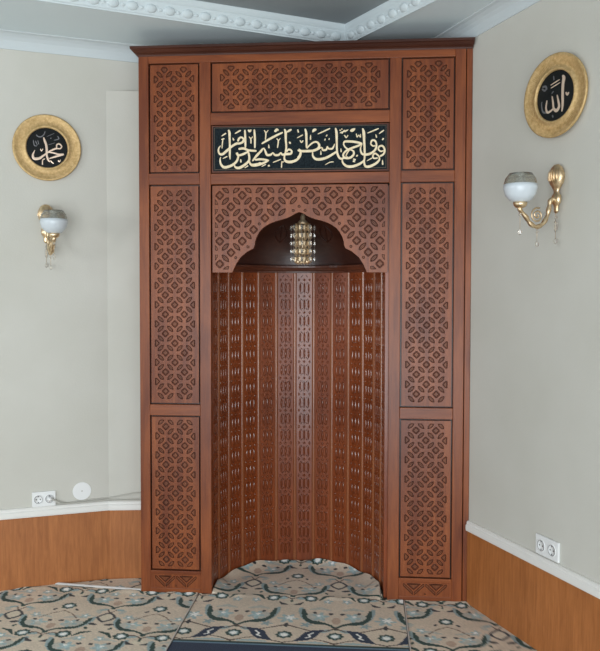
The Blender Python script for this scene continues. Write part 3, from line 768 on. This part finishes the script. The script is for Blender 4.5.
cb = [wallp(.237,.030,.434), wallp(.255,.028,.430), wallp(.29,.028,.410), wallp(.34,.016,.4035), wallp(.42,.014,.402), wallp(.48,.012,.404), (-.985,.166,.404), (-.90,.170,.403), (-.776,.182,.405)]
mb = MB(); mb.tube([tuple(x) for x in catmull(cb, 5)], .0034, 8)
tag(mb.build('cable', M['cable']), 'grey cable plugged into the left socket, lying on the chair rail', 'cable')
cb = [wallp(.269,.006,.403), wallp(.32,.005,.4045), wallp(.40,.006,.410), wallp(.46,.006,.412), (-.985,.172,.414), (-.93,.172,.424), (-.85,.180,.437), (-.776,.189,.441)]
mb = MB(); mb.tube([tuple(x) for x in catmull(cb, 5)], .0026, 8)
tag(mb.build('cable', M['cable']), 'thinner pale cable rising slightly along the wall behind the plugged cable', 'cable')

# ------------------------------------------------------------------ carpets (pile colours woven on a fine grid)
BG = np.array([.68,.575,.45]); GRN = np.array([.012,.050,.040]); BLU = np.array([.36,.48,.49]); CRM = np.array([.72,.64,.50]); DRK = np.array([.035,.035,.040])
WHT = np.array([.92,.93,.88]); NAV = np.array([.008,.024,.060]); BRN = np.array([.13,.085,.06]); PNK = np.array([.50,.36,.27]); LBL = np.array([.12,.22,.30])
def dseg(X, Y, pts):
    """distance to polyline with interpolated half width: returns d - w"""
    best = np.full(X.shape, 9.)
    for (x0,y0,w0),(x1,y1,w1) in zip(pts[:-1], pts[1:]):
        dx, dy = x1-x0, y1-y0; L = dx*dx+dy*dy+1e-12
        t = np.clip(((X-x0)*dx+(Y-y0)*dy)/L, 0, 1)
        d = np.hypot(X-x0-t*dx, Y-y0-t*dy) - (w0+(w1-w0)*t); best = np.minimum(best, d)
    return best
def ell(X, Y, cx, cy, a, b, r=0):
    c, s = math.cos(r), math.sin(r); x = (X-cx)*c+(Y-cy)*s; y = -(X-cx)*s+(Y-cy)*c
    return np.hypot(x/a, y/b) - 1
def flower(X, Y, cx, cy, R, n, ph=0):
    x = X-cx; y = Y-cy; r = np.hypot(x, y); a = np.arctan2(y, x); return r - R*(.72+.28*np.cos(n*a+ph))
def put(C, mask, col): C[mask] = col
def rosette(C, X, Y, cx, cy, s=1.0):
    x = X-cx; y = Y-cy; a = np.arctan2(y, x); f = np.hypot(x, y) - .036*s*(.92+.08*np.cos(8*a)); put(C, f < 0, GRN); put(C, f < -.013*s, BLU*.9); put(C, ell(X, Y, cx, cy, .0145*s, .0145*s) < 0, WHT)
def medallion(C, X, Y, cx, cy):
    r = np.abs(X-cx)/.045 + np.abs(Y-cy)/.058; r = .55*r + .45*np.hypot((X-cx)/.043, (Y-cy)/.050)
    put(C, r < 1.06, DRK*1.3); put(C, r < .74, CRM)
    for s in (-1, 1):
        put(C, dseg(X, Y, [(cx+s*.004, cy+.055, .004), (cx+s*.02, cy+.085, .003)]) < 0, BRN)
        put(C, ell(X, Y, cx+s*.038, cy-.075, .022, .010, s*.3) < 0, DRK)
def bowl(C, X, Y, cx, cy, k=1.0, w=1.0, ky=1.0):
    Y = cy + (Y-cy)/ky
    for s in (-1, 1):
        P_ = [(0,0,.004),(.022,.022,.004),(.045,.034,.005),(.075,.040,.009),(.108,.052,.013),(.132,.082,.012),(.146,.120,.008),(.150,.150,.004)]
        put(C, dseg(X, Y, [(cx+s*(x*k-.0)+s*.012, cy+y*k+.010, w_*.9) for x, y, w_ in P_[3:]]) < 0.006, BLU*.85)
        put(C, dseg(X, Y, [(cx+s*x*k, cy+y*k, w_*w*1.2+.001) for x, y, w_ in P_]) < 0, GRN)
        put(C, ell(X, Y, cx+s*.092*k, cy+.088*k, .042, .030, s*.5) < 0, BG*.55+BLU*.40)
        put(C, dseg(X, Y, [(cx+s*.030*k, cy+.150*k, .005), (cx+s*.075*k, cy+.165*k, .012), (cx+s*.120*k, cy+.150*k, .004)]) < 0, BG*.5+BLU*.45)
        f = flower(X, Y, cx+s*.070*k, cy+.092*k, .040, 5, s); put(C, f < 0, BLU); put(C, flower(X, Y, cx+s*.070*k, cy+.092*k, .022, 5, s+2) < 0, BLU*1.25)
        put(C, ell(X, Y, cx+s*.078*k, cy+.100*k, .009, .009) < 0, WHT)
        put(C, ell(X, Y, cx+s*.026*k, cy+.118*k, .011, .009) < 0, DRK)
        put(C, ell(X, Y, cx+s*.098*k, cy+.125*k, .010, .008, s) < 0, DRK)
        put(C, ell(X, Y, cx+s*.040, cy-.022, .024, .011, -s*.35) < 0, BLU*.9)
    put(C, ell(X, Y, cx, cy-.004, .012, .010) < 0, GRN)
    put(C, ell(X, Y, cx, cy+.060*k, .020, .028) < 0, PNK)
def smallmed(C, X, Y, cx, cy):
    for s in (-1, 1):
        put(C, dseg(X, Y, [(cx+s*.055, cy+.004, .004), (cx+s*.040, cy-.018, .010), (cx+s*.018, cy-.024, .004)]) < 0, DRK)
    put(C, ell(X, Y, cx, cy, .034, .020) < 0, CRM); put(C, dseg(X, Y, [(cx, cy+.012, .006), (cx, cy+.045, .003)]) < 0, GRN)
    for s in (-1, 1): put(C, dseg(X, Y, [(cx, cy+.040, .004), (cx+s*.035, cy+.062, .003), (cx+s*.060, cy+.058, .006)]) < 0, BRN)
def tint(X, Y):
    n = 0
    for fx, fy, p in ((7,5,0),(13,11,1.3),(29,23,2.1)): n = n + np.sin(X*fx+p+2*np.sin(Y*fy*.7))*np.cos(Y*fy+p)
    return 1 + .035*n
def field(X, Y, ax, ay, rep=True):
    """periodic all over design"""
    C = np.tile(BG, (X.size, 1)); px_, py_ = .431, .49
    u = (X-ax+px_/2) % px_ - px_/2; v = ((Y-ay+py_/2) % py_ - py_/2) if rep else Y-ay
    for ox in (-px_, 0, px_):
        for oy in ((-py_, 0, py_) if rep else (0, py_)):
            U, V = u-ox, v-oy
            bowl(C, U, V, 0, .105); bowl(C, U, V, .2155, -.165)
            smallmed(C, U, V, .2155, -.235)
            rosette(C, U, V, .2155, .115); rosette(C, U, V, .2155-.090, -.185); rosette(C, U, V, .2155+.090, -.185)
            medallion(C, U, V, 0, 0)
            for s in (-1, 1):
                put(C, flower(U, V, s*.10, .01, .026, 5, s) < 0, BLU); put(C, ell(U, V, s*.10, .01, .008, .008) < 0, WHT)
                put(C, dseg(U, V, [(s*.13,-.02,.003),(s*.17,.03,.003),(s*.2155,.06,.003)]) < 0, BRN*1.6)
                put(C, ell(U, V, s*.165, .075, .013, .007, s) < 0, DRK)
                put(C, ell(U, V, s*.055, .060, .024, .012, s) < 0, BG*.5+BLU*.45)
                put(C, ell(U, V, s*.150, -.085, .026, .013, -s) < 0, BG*.5+BLU*.45)
                put(C, ell(U, V, s*.070, -.055, .010, .010) < 0, GRN)
                put(C, dseg(U, V, [(s*.02,-.150,.005),(s*.06,-.165,.010),(s*.085,-.200,.004)]) < 0, GRN)
                put(C, flower(U, V, s*.045, -.215, .026, 5, s) < 0, BLU)
                put(C, ell(U, V, s*.045, -.215, .009, .009) < 0, WHT)
                put(C, ell(U, V, s*.055, -.115, .013, .007, s) < 0, GRN)
    return C
def f_side(ax, ay):
    return lambda X, Y: field(X, Y, ax, ay)
def f_centre(X, Y):
    C = field(X, Y, .188, .165, False)
    low = Y < -.185; put(C, low, BG)
    U = (X+.2445+.2175) % .435 - .2175                                  # mirrored repeats across the border
    for ox in (-.435, 0, .435):
        W = U-ox
        m = C.copy(); bowl(m, W, Y, 0, -.345, 1.02, 1.15, 1.28); m_ = Y < -.10
        C[m_] = m[m_]
        for s in (-1, 1):
            m2 = C.copy()
            put(m2, flower(W, Y, s*.2175, -.255, .050, 6) < 0, BLU); put(m2, flower(W, Y, s*.2175+.01, -.245, .026, 6, 1) < 0, WHT)
            put(m2, flower(W, Y, s*.13, -.315, .028, 5) < 0, BLU*.8)
            put(m2, dseg(W, Y, [(0,-.345,.006),(s*.04,-.375,.004),(s*.09,-.385,.004),(s*.16,-.352,.004),(s*.2175,-.322,.006)]) < 0, BRN*.8)
            put(m2, dseg(W, Y, [(0,-.500,.006),(s*.05,-.470,.003),(s*.10,-.455,.003),(s*.16,-.480,.003),(s*.2175,-.500,.005)]) < 0, BRN*.8)
            put(m2, ell(W, Y, s*.2175, -.325, .010, .022) < 0, DRK)
            leaf = dseg(W, Y, [(s*.055,-.372,.008),(s*.085,-.388,.022),(s*.105,-.415,.032),(s*.125,-.450,.026),(s*.165,-.480,.006)])
            put(m2, leaf < 0, NAV); put(m2, dseg(W, Y, [(s*.093,-.395,.004),(s*.112,-.418,.005),(s*.103,-.435,.004),(s*.122,-.450,.004)]) < 0, WHT)
            put(m2, dseg(W, Y, [(s*.03,-.495,.005),(s*.08,-.490,.009),(s*.15,-.497,.004)]) < 0, BLU)
            C[low] = m2[low]
    m3 = C.copy()
    for cx in (-.461, -.2435, -.026, .1915, .409): rosette(m3, X, Y, cx, -.425, 1.05)
    C[low] = m3[low]
    put(C, Y < -.507, GRN*.7); put(C, Y < -.520, LBL); put(C, Y < -.533, NAV); 
    # navy prayer field with a lighter running scroll
    b = Y < -.56
    w = dseg(((X+.10) % .20)-.10, Y, [(-.10,-.66,.005),(-.05,-.63,.006),(0,-.66,.006),(.05,-.69,.006),(.10,-.66,.005)])
    put(C, b & (w < 0), LBL)
    V2 = (Y+.66+.15) % .30 - .15
    put(C, b & (flower(((X+.05) % .20)-.10, V2, 0, 0, .03, 6) < 0), BG*.6)
    put(C, (Y < -.80) & (np.abs(np.abs(X)-.36) < .012), BG*.8)
    return C
def carpet(name, xs, ytop, ybot, fn, zfun, label, cat='carpet', fine=.0055, split=None):
    xs = np.array(xs); cols = len(xs); yt = np.array([ytop(x) for x in xs]); yb = np.array([ybot(x) for x in xs])
    D = float(np.max(yt - yb)); fine_d = min(D, 1.15)
    nf = int(fine_d/fine); t = list(np.linspace(0, fine_d/D, nf))
    if D > fine_d: t += list(np.linspace(fine_d/D, 1, int((D-fine_d)/.03)+2)[1:])
    t = np.array(t); X = np.repeat(xs[None,:], len(t), 0); Yv = yt[None,:] + (yb-yt)[None,:]*t[:,None]
    if split is not None:                                             # tongue rows first, then level rows shared by every column
        a = np.linspace(0, 1, 110)[:-1]; com = np.concatenate([np.arange(split, -1.0, -fine), np.arange(-1.03, float(yb[0]), -.03)])
        Yv = np.concatenate([yt[None,:] + (split-yt)[None,:]*a[:,None], np.repeat(com[:,None], cols, 1)])
        t = np.arange(len(Yv)); X = np.repeat(xs[None,:], len(t), 0)
    X = X.ravel(); Yv = Yv.ravel(); Z = zfun(X, Yv)
    C = fn(X, Yv) * tint(X, Yv)[:,None]; C = np.clip(C*(1+.07*rng.standard_normal(X.size))[:,None], 0, 1)
    r, c_ = len(t), cols; n = X.size
    i = (np.arange(r-1)[:,None]*c_ + np.arange(c_-1)[None,:]).ravel()
    F = np.stack([i, i+c_, i+c_+1, i+1], 1)
    # skirt down to the floor
    bord = np.concatenate([np.arange(c_-1,-1,-1), np.arange(1,r)*c_, (r-1)*c_+np.arange(1,c_), (np.arange(r-2,0,-1))*c_+c_-1])
    V = np.concatenate([np.stack([X,Yv,Z],1), np.stack([X[bord],Yv[bord],np.minimum(Z[bord]-.002,-.0115)],1)])
    C = np.concatenate([C, C[bord]*.8]); m = len(bord); k = np.arange(m)
    F = np.concatenate([F, np.stack([bord, bord[(k+1)%m], n+(k+1)%m, n+k], 1)])
    me = bpy.data.meshes.new(name); me.vertices.add(len(V)); me.vertices.foreach_set('co', V.ravel().astype(np.float32))
    me.loops.add(F.size); me.loops.foreach_set('vertex_index', F.ravel().astype(np.int32))
    me.polygons.add(len(F)); me.polygons.foreach_set('loop_start', (np.arange(len(F))*4).astype(np.int32)); me.polygons.foreach_set('loop_total', np.full(len(F), 4, np.int32))
    me.update(calc_edges=True); me.validate()
    ca = me.color_attributes.new('pile', 'FLOAT_COLOR', 'POINT'); ca.data.foreach_set('color', np.concatenate([C, np.ones((len(C),1))], 1).ravel().astype(np.float32))
    me.materials.append(M['pile'])
    return tag(link(name, me), label, cat)
pm = mat('woven_pile', (.4,.4,.4), .95, spec=.1); nt = pm.node_tree; at = nt.nodes.new('ShaderNodeAttribute'); at.attribute_name = 'pile'
nt.links.new(at.outputs['Color'], pm.node_tree.nodes['Principled BSDF'].inputs['Base Color'])
pm.node_tree.nodes['Principled BSDF'].inputs['Sheen Weight'].default_value = .15
tc = nt.nodes.new('ShaderNodeTexCoord'); nz = nt.nodes.new('ShaderNodeTexNoise'); nz.inputs['Scale'].default_value = 350
bp = nt.nodes.new('ShaderNodeBump'); bp.inputs['Strength'].default_value = .5; bp.inputs['Distance'].default_value = .003
nt.links.new(tc.outputs['Object'], nz.inputs['Vector']); nt.links.new(nz.outputs['Fac'], bp.inputs['Height']); nt.links.new(bp.outputs['Normal'], nt.nodes['Principled BSDF'].inputs['Normal'])
M['pile'] = pm
SLx = lambda y: 0
XL, XR = -.487, .503
E0, E1 = np.array([-1.235,.058]), np.array([-.776,.012])
def ytop_l(x):
    w = yl(x) - .016
    if x > -.776: return -.003
    e = E0[1] + (x-E0[0])*(E1[1]-E0[1])/(E1[0]-E0[0]) - .005
    return min(w, e)
def zripple(X, Y):
    b = np.exp(-((Y+.0)/.022)**2)
    return .0035*b*(1+np.sin(X*41+1)*np.sin(X*17)) + .0006*np.sin(X*9)*np.cos(Y*8)
hh = .0055
carpet('carpet', np.append(np.arange(-3.3, XL-.004, hh*1.1), XL-.0035), ytop_l, lambda x: -4.6, f_side(-.838-.431*2, -.318), zripple, 'patterned beige carpet with green scrolls to the left of the niche')
def ytop_r(x): return -.003 if x <= .796 else min(-.003, -(x-.806)/math.tan(math.radians(25)) - .032)
carpet('carpet', list(np.arange(XR+.0035, 2.62, hh*1.1)), ytop_r, lambda x: -4.9, f_side(.460, -.347), zripple, 'patterned beige carpet wedge between the niche and the right wall')
def ytop_c(x):
    if abs(x-NX) >= NR-.006 or x < -C3+.005: return -.003
    r = NR-.0145
    return NY + math.sqrt(max(0, r*r-(x-NX)**2)) if abs(x-NX) < r else .03
def zc_(X, Y):
    r = np.where(Y > NY, NR-.0145 - np.hypot(X-NX, Y-NY), np.where(Y > 0, NR-.0145-np.abs(X-NX), .3))
    e = np.clip(1 - r/.09, 0, 1)**2; a = np.arctan2(Y-NY, X-NX)
    lip = .021 + .007*np.sin(a*6.0+.6) + .004*np.sin(a*15)
    return zripple(X, Y)*(r > .2) + np.where(Y > -.02, e*lip*np.clip((Y+.02)/.05, 0, 1), 0)
carpet('carpet', np.concatenate([np.arange(XL+.0045, XR-.0045, .005)]), ytop_c, lambda x: -4.6, f_centre, zc_, 'middle carpet strip running into the niche, navy prayer border at its front', split=-.003)
mb = MB()
carpet('carpet_offcut', np.arange(-1.20, -.776, hh), lambda x: min(yl(x)-.018, CHY-.010+.19*max(0,x+.985)), lambda x: min(min(yl(x)-.020, CHY-.012+.19*max(0,x+.985)), E0[1] + (x-E0[0])*(E1[1]-E0[1])/(E1[0]-E0[0]) + .016), f_side(-.80, .05), lambda X, Y: X*0-.003, 'narrow carpet offcut between pale edging and wainscot left of the niche')
pts = [(x, E0[1] + (x-E0[0])*(E1[1]-E0[1])/(E1[0]-E0[0]) + .001, .005) for x in (-1.232,-1.18,-1.05,-.92,-.777)]
mb = MB(); cp = [tuple(x) for x in catmull(pts, 4)]
for dy in (0,): 
    v = []
    for x, y, z in cp: y += .006; v += [(x,y-.008,-.003),(x,y-.007,z),(x,y,z+.003),(x,y+.007,z),(x,y+.008,-.003)]
    mb.add(v, [(i*5+k,(i+1)*5+k,(i+1)*5+k+1,i*5+k+1) for i in range(len(cp)-1) for k in range(4)], 0, True)
tag(mb.build('carpet_edging', M['edging']), 'pale folded edging strip on the floor along the left carpet edge', 'carpet edging')
for x_, lb in ((XL+.000, 'pale seam cord between the left carpet and the middle strip'), (XR-.000, 'pale seam cord between the middle strip and the right carpet')):
    mb = MB(); mb.tube([(x_+.0005*math.sin(i*.9), -.008-i*.06, .0035) for i in range(70)], .0028, 6)
    tag(mb.build('seam_cord', M['edging']), lb, 'carpet seam')

# ------------------------------------------------------------------ light
def area_light(name, loc, target, sx, sy, power, col):
    l = bpy.data.lights.new(name, 'AREA'); l.shape = 'RECTANGLE'; l.size = sx; l.size_y = sy; l.energy = power; l.color = col
    o = bpy.data.objects.new(name, l); COL.objects.link(o); o.location = loc
    o.rotation_euler = (Vector(target)-Vector(loc)).to_track_quat('-Z', 'Y').to_euler(); return o
area_light('window_light_back', (-.6, -6.2, 1.55), (0, 0, 1.5), 3.2, 1.5, 125, (.94,.97,1))
area_light('added_ceiling_fill', (.2, -4.9, .30), (-.1, -.5, 2.7), 3.0, 1.3, 112, (.86,.94,1))  # unseen area light added low behind the camera to brighten the ceiling
area_light('window_light_side', (-3.3, -2.9, 1.7), (0, 0, 1.4), .42, .6, 30, (.94,.97,1))
area_light('window_light_right', (2.2, -5.0, 1.6), (-.5, 0, 1.3), 1.2, 1.4, 22, (.92,.95,1))
w = bpy.data.worlds.new('daylit_room'); SC.world = w; w.use_nodes = True
w.node_tree.nodes['Background'].inputs[0].default_value = (.80,.88,.95,1); w.node_tree.nodes['Background'].inputs[1].default_value = .55

# ------------------------------------------------------------------ camera
cd = bpy.data.cameras.new('camera'); cam = bpy.data.objects.new('camera', cd); COL.objects.link(cam)
cd.sensor_fit = 'HORIZONTAL'; cd.sensor_width = 36; cd.lens = FPX/600*36; cd.clip_start = .05
Mx = Matrix(((CAMR[0], CAMU[0], -CAMF[0], CAMC[0]), (CAMR[1], CAMU[1], -CAMF[1], CAMC[1]), (CAMR[2], CAMU[2], -CAMF[2], CAMC[2]), (0,0,0,1)))
cam.matrix_world = Mx
SC.camera = cam
vs = SC.view_settings; vs.view_transform = 'Standard'; vs.look = 'None'; vs.gamma = 1; vs.use_curve_mapping = False; vs.exposure = -.22
